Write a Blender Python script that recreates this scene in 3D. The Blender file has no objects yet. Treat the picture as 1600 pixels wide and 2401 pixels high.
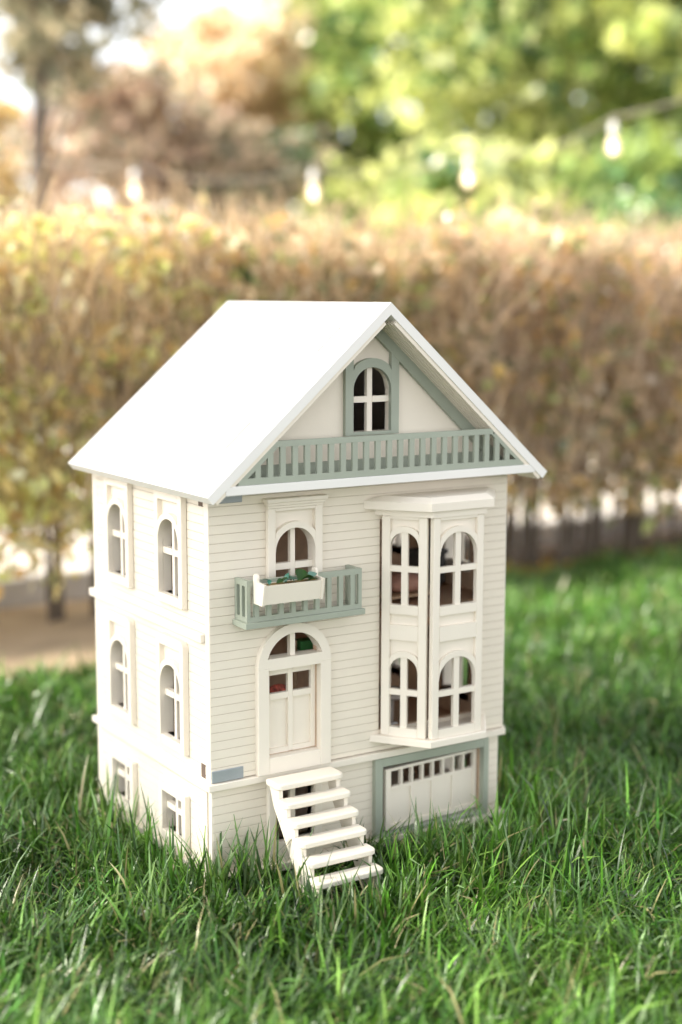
import bpy, math, random
import numpy as np
from mathutils import Vector, Matrix
R = random.Random(7)
RN = np.random.default_rng(11)
sc = bpy.context.scene
col = sc.collection

# ------------------------------------------------------------------ camera
CAM = Vector((-.7821, -1.5235, .7062))
YAW, PITCH, ROLL = .5659, .1459, .0025
_f = Vector((math.sin(YAW)*math.cos(PITCH), math.cos(YAW)*math.cos(PITCH), -math.sin(PITCH)))
_r = Vector((math.cos(YAW), -math.sin(YAW), 0)); _u = _r.cross(_f)
_r2 = math.cos(ROLL)*_r + math.sin(ROLL)*_u; _u2 = -math.sin(ROLL)*_r + math.cos(ROLL)*_u
cd = bpy.data.cameras.new('camera'); cam = bpy.data.objects.new('camera', cd); col.objects.link(cam)
m = Matrix.Identity(4)
for i in range(3):
    m[i][0], m[i][1], m[i][2], m[i][3] = _r2[i], _u2[i], -_f[i], CAM[i]
cam.matrix_world = m
cd.sensor_fit = 'VERTICAL'; cd.sensor_height = 36; cd.sensor_width = 24; cd.lens = 3426.06/2401*36
cd.clip_start = .05; cd.clip_end = 400
cd.dof.use_dof = True; cd.dof.focus_distance = 1.775; cd.dof.aperture_fstop = 1.65
sc.camera = cam

# ------------------------------------------------------------------ sky, sun, exposure
SUN_EL = math.radians(36)
sun_dir = Vector((-.97, .16, 0)).normalized()*math.cos(SUN_EL) + Vector((0, 0, math.sin(SUN_EL)))
w = bpy.data.worlds.new('World'); sc.world = w; w.use_nodes = True
nt = w.node_tree; bg = nt.nodes['Background']
sky = nt.nodes.new('ShaderNodeTexSky'); sky.sky_type = 'NISHITA'; sky.sun_disc = False
sky.sun_elevation = SUN_EL; sky.sun_rotation = math.atan2(sun_dir.x, sun_dir.y)
sky.air_density = 1.0; sky.dust_density = .25; sky.ozone_density = .3
veil = nt.nodes.new('ShaderNodeHueSaturation'); veil.inputs['Saturation'].default_value = .14   # thin bright cloud veil, even over the whole sky
nt.links.new(sky.outputs[0], veil.inputs['Color']); nt.links.new(veil.outputs[0], bg.inputs['Color'])
bg.inputs['Strength'].default_value = .13
sl = bpy.data.lights.new('sun', 'SUN'); sl.energy = 5.0; sl.angle = math.radians(11); sl.color = (1, .93, .82)
so_ = bpy.data.objects.new('sun', sl); col.objects.link(so_)
so_.rotation_euler = (-sun_dir).to_track_quat('-Z', 'Y').to_euler(); so_.location = sun_dir*20
sc.view_settings.view_transform = 'Standard'; sc.view_settings.look = 'None'
sc.view_settings.gamma = 1; sc.view_settings.use_curve_mapping = False
sc.view_settings.exposure = 1.64
sc.render.engine = 'CYCLES'
sc.cycles.max_bounces = 8; sc.cycles.transparent_max_bounces = 12
sc.cycles.use_denoising = True

# ------------------------------------------------------------------ materials
def mat(name, c, rough=.6, noise=.06, scale=30, bump=0, bscale=200, trans=0, attr=None, spec=.5, stretch=None, metal=0):
    mt = bpy.data.materials.new(name); mt.use_nodes = True
    n = mt.node_tree.nodes; l = mt.node_tree.links; b = n['Principled BSDF']; out = n['Material Output']
    b.inputs['Roughness'].default_value = rough; b.inputs['Specular IOR Level'].default_value = spec; b.inputs['Metallic'].default_value = metal
    tc = n.new('ShaderNodeTexCoord'); src = tc.outputs['Object']
    if stretch:
        mp = n.new('ShaderNodeMapping'); mp.inputs['Scale'].default_value = stretch; l.new(src, mp.inputs[0]); src = mp.outputs[0]
    csock = None
    if attr:
        a = n.new('ShaderNodeAttribute'); a.attribute_name = attr; csock = a.outputs['Color']
    else:
        nz = n.new('ShaderNodeTexNoise'); nz.inputs['Scale'].default_value = scale; nz.inputs['Detail'].default_value = 5
        l.new(src, nz.inputs['Vector'])
        rmp = n.new('ShaderNodeValToRGB')
        rmp.color_ramp.elements[0].position = .3; rmp.color_ramp.elements[1].position = .7
        rmp.color_ramp.elements[0].color = tuple(x*(1-noise) for x in c)+(1,)
        rmp.color_ramp.elements[1].color = tuple(min(1, x*(1+noise)) for x in c)+(1,)
        l.new(nz.outputs['Fac'], rmp.inputs[0]); csock = rmp.outputs[0]
    l.new(csock, b.inputs['Base Color'])
    if bump:
        n2 = n.new('ShaderNodeTexNoise'); n2.inputs['Scale'].default_value = bscale; n2.inputs['Detail'].default_value = 3; l.new(src, n2.inputs['Vector'])
        bp = n.new('ShaderNodeBump'); bp.inputs['Strength'].default_value = bump; bp.inputs['Distance'].default_value = .001
        l.new(n2.outputs['Fac'], bp.inputs['Height']); l.new(bp.outputs[0], b.inputs['Normal'])
    if trans:
        t = n.new('ShaderNodeBsdfTranslucent'); l.new(csock, t.inputs['Color'])
        mx = n.new('ShaderNodeMixShader'); mx.inputs[0].default_value = trans
        l.new(b.outputs[0], mx.inputs[1]); l.new(t.outputs[0], mx.inputs[2]); l.new(mx.outputs[0], out.inputs[0])
    return mt

CREAM = mat('cream_paint', (.81, .735, .62), .45, .025, 18, .12, 420)
GROOVE = mat('engraved_groove', (.60, .53, .44), .8, .05, 60)
CREAM2 = mat('cream_paint_trim', (.825, .755, .65), .42, .02, 22, .10, 420)
WHITE = mat('white_roof_paint', (.81, .79, .755), .5, .015, 12, .12, 300)
SAGE = mat('sage_green_paint', (.345, .378, .308), .5, .05, 25, .12, 420)
BROWN = mat('bare_board', (.58, .41, .28), .8, .12, 60)
FLOORW = mat('wood_floor', (.42, .25, .15), .45, .18, 25, stretch=(4, 60, 4))
GREYM = mat('grey_catch_metal', (.34, .375, .40), .38, .03, 60, .05, 500, metal=.3)
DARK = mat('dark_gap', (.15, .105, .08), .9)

# ------------------------------------------------------------------ mesh helpers
def frame(origin, U):
    U = Vector(U).normalized(); V = Vector((0, 0, 1)); W = U.cross(V)
    mm = Matrix.Identity(4)
    for i in range(3):
        mm[i][0], mm[i][1], mm[i][2], mm[i][3] = U[i], V[i], W[i], origin[i]
    return mm

class MB:
    """collects shapes in local (u, v, w) and links them as ONE mesh object"""
    def __init__(s): s.v = []; s.f = []; s.smooth = set()
    def add(s, vs, fs, smooth=False):
        k = len(s.v); s.v += [tuple(x) for x in vs]
        for f in fs:
            if smooth: s.smooth.add(len(s.f))
            s.f.append(tuple(i+k for i in f))
        return s
    def box(s, a0, a1, b0, b1, c0, c1):
        vs = [(x, y, z) for x in (a0, a1) for y in (b0, b1) for z in (c0, c1)]
        return s.add(vs, [(0, 1, 3, 2), (4, 6, 7, 5), (0, 4, 5, 1), (2, 3, 7, 6), (0, 2, 6, 4), (1, 5, 7, 3)])
    def bbox(s, a0, a1, b0, b1, c0, c1, e=.0006):
        """box with small chamfers on every edge"""
        e = min(e, (a1-a0)*.4, (b1-b0)*.4, (c1-c0)*.4)
        A, B, C = (a0, a1), (b0, b1), (c0, c1); vs = []; ix = {}
        for i in (0, 1):
            for j in (0, 1):
                for k in (0, 1):
                    di, dj, dk = (e if i == 0 else -e), (e if j == 0 else -e), (e if k == 0 else -e)
                    ix[i, j, k, 0] = len(vs); vs.append((A[i], B[j]+dj, C[k]+dk))
                    ix[i, j, k, 1] = len(vs); vs.append((A[i]+di, B[j], C[k]+dk))
                    ix[i, j, k, 2] = len(vs); vs.append((A[i]+di, B[j]+dj, C[k]))
        fs = []
        def quad(l, want):
            a, b, c = [Vector(vs[q]) for q in l[:3]]
            if (b-a).cross(c-a).dot(Vector(want)) < 0: l = l[::-1]
            fs.append(tuple(l))
        for i in (0, 1):
            q = [ix[i, 0, 0, 0], ix[i, 1, 0, 0], ix[i, 1, 1, 0], ix[i, 0, 1, 0]]; quad(q, (2*i-1, 0, 0))
            q = [ix[0, i, 0, 1], ix[1, i, 0, 1], ix[1, i, 1, 1], ix[0, i, 1, 1]]; quad(q, (0, 2*i-1, 0))
            q = [ix[0, 0, i, 2], ix[1, 0, i, 2], ix[1, 1, i, 2], ix[0, 1, i, 2]]; quad(q, (0, 0, 2*i-1))
        for i in (0, 1):
            for j in (0, 1):
                quad([ix[i, j, 0, 0], ix[i, j, 1, 0], ix[i, j, 1, 1], ix[i, j, 0, 1]], (2*i-1, 2*j-1, 0))
                quad([ix[i, 0, j, 0], ix[i, 1, j, 0], ix[i, 1, j, 2], ix[i, 0, j, 2]], (2*i-1, 0, 2*j-1))
                quad([ix[0, i, j, 1], ix[1, i, j, 1], ix[1, i, j, 2], ix[0, i, j, 2]], (0, 2*i-1, 2*j-1))
                for k in (0, 1):
                    quad([ix[i, j, k, 0], ix[i, j, k, 1], ix[i, j, k, 2]], (2*i-1, 2*j-1, 2*k-1))
        return s.add(vs, fs)
    def prism(s, poly, c0, c1, inset=None):
        """polygon (counter-clockwise in u,v) extruded along w; inset: (distance, depth) of a chamfer at c1"""
        n = len(poly); top = poly; vs = [(x, y, c0) for x, y in poly]
        rings = [(poly, c0), (poly, c1)]
        if inset:
            d, dep = inset; cx = sum(p[0] for p in poly)/n; cy = sum(p[1] for p in poly)/n
            q = []
            for k in range(n):
                a, b, c = Vector(poly[k-1]), Vector(poly[k]), Vector(poly[(k+1) % n])
                n1 = Vector((-(b-a).y, (b-a).x)).normalized(); n2 = Vector((-(c-b).y, (c-b).x)).normalized()
                nn = (n1+n2); nn = nn/max(nn.dot(n1), .3); q.append((b.x+nn.x*d, b.y+nn.y*d))
            rings = [(poly, c0), (poly, c1-dep), (q, c1)]
        vs = [(x, y, z) for r, z in rings for x, y in r]; fs = [tuple(range(n))[::-1]]
        for j in range(len(rings)-1):
            for k in range(n):
                a = j*n+k; b = j*n+(k+1) % n; fs.append((a, b, b+n, a+n))
        fs.append(tuple(range((len(rings)-1)*n, len(rings)*n)))
        return s.add(vs, fs)
    def arch(s, uc, vc, ri, ro, clip, c0, c1, n=18):
        """arch band about (uc, vc), outer side cut at |u| = clip"""
        P = []
        for k in range(n+1):
            a = math.pi*k/n; ca, sa = math.cos(a), math.sin(a)
            r = min(ro, clip/max(abs(ca), 1e-6)) if clip else ro
            r = max(r, ri)
            P.append(((uc+ri*ca, vc+ri*sa), (uc+r*ca, vc+r*sa)))
        vs = []
        for (i, o) in P: vs += [(i[0], i[1], c0), (i[0], i[1], c1), (o[0], o[1], c1), (o[0], o[1], c0)]
        fs = []
        for k in range(n):
            a = k*4; b = a+4
            fs += [(a+1, a+2, b+2, b+1), (a, a+1, b+1, b), (a+2, a+3, b+3, b+2), (a+3, a, b, b+3)]
        return s.add(vs, fs)
    def fill_above(s, uc, vc, ro, clip, vtop, c0, c1, n=18):
        """plate between an arch's outside and a straight head"""
        us = sorted(set([-clip+2*clip*k/n for k in range(n+1)]))
        vs = []; fs = []
        for u in us:
            h = vc+math.sqrt(max(ro*ro-u*u, 0)); h = min(h, vtop)
            vs += [(uc+u, h, c0), (uc+u, h, c1), (uc+u, vtop, c1), (uc+u, vtop, c0)]
        for k in range(len(us)-1):
            a = k*4; b = a+4
            fs += [(a+1, b+1, b+2, a+2), (a+3, b+3, b, a), (a, b, b+1, a+1), (a+2, b+2, b+3, a+3)]
        return s.add(vs, fs)
    def panel(s, u0, u1, v0, v1, c0, c1, holes):
        """plate with rectangular holes"""
        us = sorted({u0, u1, *[x for h in holes for x in h[:2] if u0 < x < u1]}); vs_ = sorted({v0, v1, *[x for h in holes for x in h[2:] if v0 < x < v1]})
        def solid(i, j):
            if i < 0 or j < 0 or i >= len(us)-1 or j >= len(vs_)-1: return False
            a, b = (us[i]+us[i+1])/2, (vs_[j]+vs_[j+1])/2
            return not any(h[0] < a < h[1] and h[2] < b < h[3] for h in holes)
        for i in range(len(us)-1):
            for j in range(len(vs_)-1):
                if not solid(i, j): continue
                a, b, c, d = us[i], us[i+1], vs_[j], vs_[j+1]; fs = [(0, 1, 2, 3), (7, 6, 5, 4)]
                if not solid(i, j-1): fs.append((0, 4, 5, 1))
                if not solid(i+1, j): fs.append((1, 5, 6, 2))
                if not solid(i, j+1): fs.append((2, 6, 7, 3))
                if not solid(i-1, j): fs.append((3, 7, 4, 0))
                s.add([(a, c, c1), (b, c, c1), (b, d, c1), (a, d, c1), (a, c, c0), (b, c, c0), (b, d, c0), (a, d, c0)], fs)
        return s
    def tube(s, pts, radii, n=6, cap=True):
        pts = [Vector(p) for p in pts]; rings = []
        for k, p in enumerate(pts):
            d = (pts[min(k+1, len(pts)-1)]-pts[max(k-1, 0)]).normalized()
            a = d.orthogonal().normalized() if k == 0 else (prev - d*prev.dot(d)).normalized()
            prev = a; b = d.cross(a)
            rings.append([p+radii[k]*(math.cos(2*math.pi*q/n)*a+math.sin(2*math.pi*q/n)*b) for q in range(n)])
        vs = [v for r in rings for v in r]; fs = []
        for k in range(len(pts)-1):
            for q in range(n): fs.append((k*n+q, k*n+(q+1) % n, (k+1)*n+(q+1) % n, (k+1)*n+q))
        s.add(vs, fs, True)
        if cap: s.add(rings[0], [tuple(range(n))[::-1]]); s.add(rings[-1], [tuple(range(n))])
        return s
    def lathe(s, prof, n=16, c=(0, 0, 0)):
        vs = [(c[0]+r*math.cos(2*math.pi*q/n), c[1]+r*math.sin(2*math.pi*q/n), c[2]+z) for r, z in prof for q in range(n)]; fs = []
        for k in range(len(prof)-1):
            for q in range(n): fs.append((k*n+q, k*n+(q+1) % n, (k+1)*n+(q+1) % n, (k+1)*n+q))
        return s.add(vs, fs, True)
    def mesh(s, name, mtl):
        me = bpy.data.meshes.new(name); me.from_pydata([tuple(v) for v in s.v], [], s.f)
        if s.smooth:
            me.polygons.foreach_set('use_smooth', [i in s.smooth for i in range(len(s.f))])
        me.materials.append(mtl); me.update(); return me
    def build(s, name, mtl, parent=None, mx=None):
        return link(name, s.mesh(name, mtl), parent, mx)

def link(name, me, parent=None, mx=None):
    o = bpy.data.objects.new(name, me); col.objects.link(o)
    if parent is not None: o.parent = parent
    if mx is not None: o.matrix_basis = mx          # parents of parts sit at the identity of their thing
    return o
def tag(o, label, cat, group=None, kind=None):
    if label: o['label'] = label
    if cat: o['category'] = cat
    if group: o['group'] = group
    if kind: o['kind'] = kind
    return o
def empty(name, loc=(0, 0, 0)):
    o = bpy.data.objects.new(name, None); col.objects.link(o); o.location = loc; o.empty_display_size = .05; return o
def raw_mesh(name, verts, faces4, mtl, colors=None, tris=None, smooth=False):
    """numpy mesh: verts (n,3), quads (m,4); colors per vertex"""
    me = bpy.data.meshes.new(name); nv = len(verts); nq = len(faces4) if faces4 is not None else 0; ntr = len(tris) if tris is not None else 0
    me.vertices.add(nv); me.vertices.foreach_set('co', np.asarray(verts, np.float32).ravel())
    loops = []; starts = []; tot = 0
    if nq: loops.append(np.asarray(faces4).ravel()); starts.append(np.arange(nq)*4); tot = nq*4
    if ntr: loops.append(np.asarray(tris).ravel()); starts.append(tot+np.arange(ntr)*3)
    loops = np.concatenate(loops).astype(np.int32); starts = np.concatenate(starts).astype(np.int32)
    me.loops.add(len(loops)); me.loops.foreach_set('vertex_index', loops)
    me.polygons.add(len(starts)); me.polygons.foreach_set('loop_start', starts)
    if smooth: me.polygons.foreach_set('use_smooth', np.ones(len(starts), bool))
    if colors is not None:
        at = me.color_attributes.new('tint', 'FLOAT_COLOR', 'POINT')
        at.data.foreach_set('color', np.concatenate([np.asarray(colors, np.float32), np.ones((nv, 1), np.float32)], 1).ravel())
    me.materials.append(mtl); me.update(calc_edges=True); me.validate(); return me

# ------------------------------------------------------------------ ground, soil, paving
GZ = -.030
def vnoise(x, y, s, seed=0):
    """cheap smooth value noise on arrays"""
    x = np.asarray(x, float)/s; y = np.asarray(y, float)/s; xi = np.floor(x).astype(int); yi = np.floor(y).astype(int); fx = x-xi; fy = y-yi
    h = lambda a, b: np.modf(np.abs(np.sin(a*127.1+b*311.7+seed*74.7)*43758.5453))[0]
    fx = fx*fx*(3-2*fx); fy = fy*fy*(3-2*fy)
    return (h(xi, yi)*(1-fx)+h(xi+1, yi)*fx)*(1-fy)+(h(xi, yi+1)*(1-fx)+h(xi+1, yi+1)*fx)*fy
def ground_z(x, y):
    x = np.asarray(x, float); y = np.asarray(y, float)
    z = GZ+.022*(vnoise(x, y, .45, 1)-.5)+.010*(vnoise(x, y, .17, 2)-.5)
    d = np.maximum(np.maximum(-x, x-.45), np.maximum(-.12-y, y-.35)); k = np.clip(d/.15, 0, 1)
    z = z*k+(GZ+.017)*(1-k)
    return z*np.clip((6-np.abs(y))/3, 0, 1)+GZ*(1-np.clip((6-np.abs(y))/3, 0, 1))
def lawn_edge(x):
    """y of the far edge of the lawn"""
    x = np.asarray(x, float)
    return np.interp(x, [-3, .1, .35, 1.0, 1.65, 2.3, 5], [1.00, 1.08, 1.14, 1.30, 1.455, 1.46, 1.46])+.03*(vnoise(x, x*0, .12, 5)-.5)
EARTH = mat('dark_earth', (.028, .024, .012), .95, .35, 14)
def grid_mesh(name, xs, ys, zf, mtl, off=0):
    X, Y = np.meshgrid(xs, ys, indexing='ij'); Z = zf(X, Y)+off; nx, ny = len(xs), len(ys)
    v = np.stack([X.ravel(), Y.ravel(), Z.ravel()], 1); i = np.arange(nx*ny).reshape(nx, ny)
    q = np.stack([i[:-1, :-1], i[1:, :-1], i[1:, 1:], i[:-1, 1:]], -1).reshape(-1, 4)
    return link(name, raw_mesh(name, v, q, mtl, smooth=True))
def spread(a, b, fine0, fine1, step):
    f = np.arange(fine0, fine1+step, step); g = np.geomspace(.3, 1, 7)
    return np.unique(np.concatenate([fine0-(fine0-a)*(g-.3)/.7, f, fine1+(b-fine1)*(g-.3)/.7]))
tag(grid_mesh('ground', spread(-150, 150, -2.5, 4, .05), spread(-40, 250, -2, 3.0, .05), ground_z, EARTH), None, None, kind='structure')
# bare soil bed between lawn and hedge
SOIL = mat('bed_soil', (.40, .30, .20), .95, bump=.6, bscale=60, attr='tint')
def bed():
    xs = np.linspace(-3, 5, 90); vs = []; qs = []; cs = []; ny = 12
    for i, x in enumerate(xs):
        y0 = float(lawn_edge(x))-.02; y1 = 1.79
        for j in range(ny):
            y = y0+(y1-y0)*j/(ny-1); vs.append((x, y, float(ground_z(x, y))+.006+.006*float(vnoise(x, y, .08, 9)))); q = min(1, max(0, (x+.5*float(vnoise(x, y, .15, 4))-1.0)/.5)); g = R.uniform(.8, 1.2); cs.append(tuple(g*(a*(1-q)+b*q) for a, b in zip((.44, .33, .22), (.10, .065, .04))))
    for i in range(len(xs)-1):
        for j in range(ny-1): a = i*ny+j; qs.append((a, a+ny, a+ny+1, a+1))
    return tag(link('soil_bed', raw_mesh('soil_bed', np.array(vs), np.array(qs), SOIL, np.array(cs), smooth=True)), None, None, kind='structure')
bed()
PAVE = mat('pale_paving', (.62, .57, .52), .85, .10, 3, .3, 30)
KERB = mat('grey_kerb_stone', (.56, .53, .51), .85, .12, 20, .3, 60)
b = MB(); b.box(-30, 40, 1.885, 5.2, GZ-.08, GZ+.072)
tag(b.build('path', PAVE), None, None, kind='structure')
kerb = empty('kerb', (1, 1.83, GZ)); tag(kerb, 'low pale grey stone kerb running behind the stems of the hedge', 'kerb')
kb = MB().bbox(-.245, .245, -.05, .055, -.05, .075, .008).mesh('kerb_stone', KERB)
for k in range(-9, 11):
    o = link('kerb_stone', kb, kerb); o.location = (k*.5, 0, R.uniform(-.004, .004))

# ------------------------------------------------------------------ the dolls' house
W, D = .45, .347
HOUSE = tag(empty('dollhouse'), "cream and sage wooden dolls' house with a white gabled roof standing on the lawn", "dolls' house")
FRONT = frame((0, 0, 0), (1, 0, 0)); LEFT = frame((0, 0, 0), (0, -1, 0)); RIGHT = frame((W, 0, 0), (0, 1, 0)); BACK = frame((W, D, 0), (-1, 0, 0))
Z1, ZT, ZW = .1215, .113, .4785        # upper storeys, trim, top of wall
PITCHB = .01104; GAP = .00055

def boards(fr, u0, u1, v0, v1, phase, cuts, joined=None):
    """rows of siding boards; cuts(v0, v1) -> list of (a, b) intervals left free; each length of board is one part"""
    k0 = math.floor((v0-phase)/PITCHB); v = phase+k0*PITCHB
    while v < v1-.001:
        a, b_ = max(v, v0)+GAP/2, min(v+PITCHB, v1)-GAP/2
        v += PITCHB
        if b_-a < .002: continue
        segs = [(u0, u1)]
        for (c, d) in cuts(a, b_):
            ns = []
            for (s0, s1) in segs:
                if d <= s0 or c >= s1: ns.append((s0, s1)); continue
                if c-s0 > .002: ns.append((s0, c))
                if s1-d > .002: ns.append((d, s1))
            segs = ns
        for (s0, s1) in segs:
            lift = R.uniform(-.00012, .00012)
            mb = joined if joined is not None else MB()
            mb.bbox(s0, s1, a, b_, -.0011, lift, .0003)
            if joined is None: mb.build('siding_board', CREAM, HOUSE, fr)

# -- window kinds -------------------------------------------------------------
HW, SO, T = .0282, .0386, .008
def arched_window(fr, uc, vS, vo, va, vp, vT, tr, hw=HW, so=SO, t=T, deep=-.0108, m1=CREAM2, round_top=False, band=.0076, sash=True, name='window'):
    b = MB()
    for sg in (-1, 1):
        a, c = (uc-so, uc-hw) if sg < 0 else (uc+hw, uc+so)
        if round_top:
            r = .009; P = [(a, vS), (c, vS)]
            if sg > 0: P += [(c-r+r*math.cos(q*math.pi/12), vT-r+r*math.sin(q*math.pi/12)) for q in range(7)]+[(a, vT)]
            else: P += [(c, vT)]+[(a+r-r*math.cos((6-q)*math.pi/12), vT-r+r*math.sin((6-q)*math.pi/12)) for q in range(7)]
            b.prism(P, .0003, t)
            b.box(*( (c-.004, c) if sg < 0 else (a, a+.004)), vS+.001, va, deep, .0003)
        else:
            b.bbox(a, c, vS, vT, .0003, t)
            b.box(*((c-.004, c) if sg < 0 else (a, a+.004)), vS+.001, va, deep, .0003)
    b.bbox(uc-hw, uc+hw, vS, vo, deep, t-.0001)
    b.bbox(uc-hw, uc+hw, vp, vT, .0003, t-.0001)
    vc = va-hw
    b.arch(uc, vc, hw-.0001, hw+band, hw, deep, t-.0002)
    b.fill_above(uc, vc, hw+band, hw, vp, deep, .0012)
    wdw = b.build(name, m1, HOUSE, fr)
    if sash:
        s = MB(); s.box(uc-.0032, uc+.0032, vo, va+.001, -.0062, .0000)
        s.box(uc-hw, uc-.0032, tr-.004, tr+.004, -.0068, .0006); s.box(uc+.0032, uc+hw, tr-.004, tr+.004, -.0068, .0006)
        s.build('sash', CREAM2, wdw)
    return wdw
def rect_window(fr, uc, vS, vo, va, vT, tr, hw=HW, so=SO, t=T, deep=-.0108, name='window'):
    b = MB()
    for sg in (-1, 1):
        a, c = (uc-so, uc-hw) if sg < 0 else (uc+hw, uc+so)
        b.bbox(a, c, vS, vT, .0003, t); b.box(*((c-.004, c) if sg < 0 else (a, a+.004)), vS+.001, va, deep, .0003)
    b.bbox(uc-hw, uc+hw, vS, vo, deep, t-.0001); b.bbox(uc-hw, uc+hw, va, vT, deep, t-.0001)
    wdw = b.build(name, CREAM2, HOUSE, fr)
    s = MB(); s.box(uc-.0035, uc+.0035, vo, va, -.0062, 0)
    s.box(uc-hw, uc-.0035, tr-.004, tr+.004, -.0068, .0006); s.box(uc+.0035, uc+hw, tr-.004, tr+.004, -.0068, .0006)
    s.build('sash', CREAM2, wdw)
    return wdw

# -- front ---------------------------------------------------------------------
DC = .1142; DR = .0525; DZ = .2567                   # door: centre, outer arch radius, arch centre height
WC = .1155; BC = .3245                               # upper window and bay centres
BV0, BV1 = .146, .434
def front_cuts(a, b_):
    c = []; v = (a+b_)/2
    if b_ > Z1-.001 and v < DZ+DR-.004:              # door surround
        h = DR-.003 if v < DZ else math.sqrt(max((DR-.004)**2-(v-DZ)**2, 0))
        if h > .004: c.append((DC-h, DC+h))
    if .336 < v < .452: c.append((WC-SO+.003, WC+SO-.003))
    if BV0 < v < BV1-.004: c.append((BC-.0800, BC+.0800))
    return c
boards(FRONT, .0005, W-.0005, Z1+.001, ZW, .1510-3*PITCHB, front_cuts)
def base_cuts(a, b_):
    v = (a+b_)/2; c = []
    if .022 < v < .105: c.append((.1165-SO+.003, .1165+SO-.003))
    if v < .110: c.append((.240, .420))
    return c
BFR = frame((0, .003, 0), (1, 0, 0))
boards(BFR, .0035, .4446, .0045, ZT-.0005, .1125-12*PITCHB, base_cuts)
# carcass: bare board behind the siding
HF = [(DC-.0370, DC+.0370, .1435, .300), (WC-HW-.0005, WC+HW+.0005, .339, .4290), (BC-.0800, BC+.0800, .150, .430)]
MB().panel(.0003, W-.0003, Z1+.0005, ZW, -.0108, -.0024, HF).build('front_wall', BROWN, HOUSE, FRONT)
MB().panel(.0004, W-.0004, Z1+.0006, ZW-.0002, -.0023, -.0012, HF).build('siding_backing', GROOVE, HOUSE, FRONT)
MB().panel(.0036, .4445, .0043, ZT-.0004, -.0023, -.0012, [(.1165-HW, .1165+HW, .03, .098), (.249, .4145, .006, .1005)]).build('siding_backing', GROOVE, HOUSE, BFR)
MB().panel(.0035, .4446, .0, ZT, -.0108, -.0024, [(.1165-HW, .1165+HW, .03, .098), (.249, .4145, .006, .1005)]).build('base_wall', BROWN, HOUSE, BFR)
# left edge of the hinged front
MB().box(-.0002, .0006, .0004, .0113, Z1, ZW).build('front_edge', CREAM2, HOUSE)
MB().box(.0022, .0034, .0034, .0139, .0043, ZT).build('base_edge', CREAM2, HOUSE)
MB().box(W-.0006, W+.0002, .0004, .0113, Z1, ZW).build('front_edge', CREAM2, HOUSE)

# -- side walls ----------------------------------------------------------------
YA, YB = .2522, .0955
SIDEW = [('arch', .3275, .339, .4350, .4576, .4720, .3925), ('arch', .1424, .1545, .2500, .2725, .2862, .2090), ('rect', .016, .028, .080, .0895, None, .060)]
def side_holes(us):
    hs = []
    for u in us:
        hs += [(u-HW-.0005, u+HW+.0005, .339, .4355), (u-HW-.0005, u+HW+.0005, .1545, .2505), (u-HW-.0005, u+HW+.0005, .028, .080)]
    return hs
def side_cuts(us):
    def f(a, b_):
        v = (a+b_)/2; c = []
        if .330 < v < .470 or .145 < v < .276 or .018 < v < .087: c = [(u-SO+.003, u+SO-.003) for u in us]
        if .294 < v < .3055 or ZT < v < Z1: c = [(-1, 1)]
        return c
    return f
UL = [-YA, -YB]
boards(LEFT, -D+.013, -.0120, .0045, .4860, .1510-14*PITCHB, side_cuts(UL))
MB().panel(-D, -.0118, 0.0044, .4868, -.0108, -.0024, side_holes(UL)).build('side_wall', BROWN, HOUSE, LEFT)
MB().panel(-D+.0128, -.0119, .0045, .4866, -.0023, -.0012, side_holes(UL)).build('siding_backing', GROOVE, HOUSE, LEFT)
MB().bbox(-D, -D+.0126, .0, .4868, -.0024, .0004).build('corner_post', CREAM2, HOUSE, LEFT)
UR = [YB, YA]
jb = MB(); boards(RIGHT, .0125, D-.013, .0045, .4860, .1510-14*PITCHB, side_cuts(UR), jb)
o = jb.build('siding', CREAM, HOUSE, RIGHT); o['kind'] = 'stuff'
MB().panel(.0118, D, 0.0044, .4868, -.0108, -.0024, side_holes(UR)).build('side_wall', BROWN, HOUSE, RIGHT)
MB().panel(.0119, D-.0128, .0045, .4866, -.0023, -.0012, side_holes(UR)).build('siding_backing', GROOVE, HOUSE, RIGHT)
MB().bbox(D-.0126, D, .0, .4868, -.0024, .0004).build('corner_post', CREAM2, HOUSE, RIGHT)
for fr, us in ((LEFT, UL), (RIGHT, UR)):
    for u in us:
        arched_window(fr, u, .3275, .339, .4350, .4576, .4700, .3925)
        arched_window(fr, u, .1424, .1545, .2500, .2725, .2862, .2090, round_top=True)
        rect_window(fr, u, .016, .028, .080, .0895, .0600)
# notches of the hinge in the left side
for (a, c) in ((.4596, .4668), (.1240, .1415)):
    MB().box(-.0252, -.0142, a, c, -.0024, .0003).build('hinge_slot', DARK, HOUSE, LEFT)
# storey mouldings
MB().bbox(-D-.006, -.0125, .2945, .3050, -.0024, .0062).build('storey_moulding', CREAM2, HOUSE, LEFT)
MB().bbox(.0125, D+.006, .2945, .3050, -.0024, .0062).build('storey_moulding', CREAM2, HOUSE, RIGHT)
MB().bbox(-.0062, W+.0005, ZT, Z1, -.0024, .0062).build('base_moulding', CREAM2, HOUSE, FRONT)
MB().bbox(-D-.006, -.0026, ZT, Z1, -.0024, .0062).build('base_moulding', CREAM2, HOUSE, LEFT)
MB().bbox(.0026, D+.006, ZT, Z1, -.0024, .0062).build('base_moulding', CREAM2, HOUSE, RIGHT)
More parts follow.
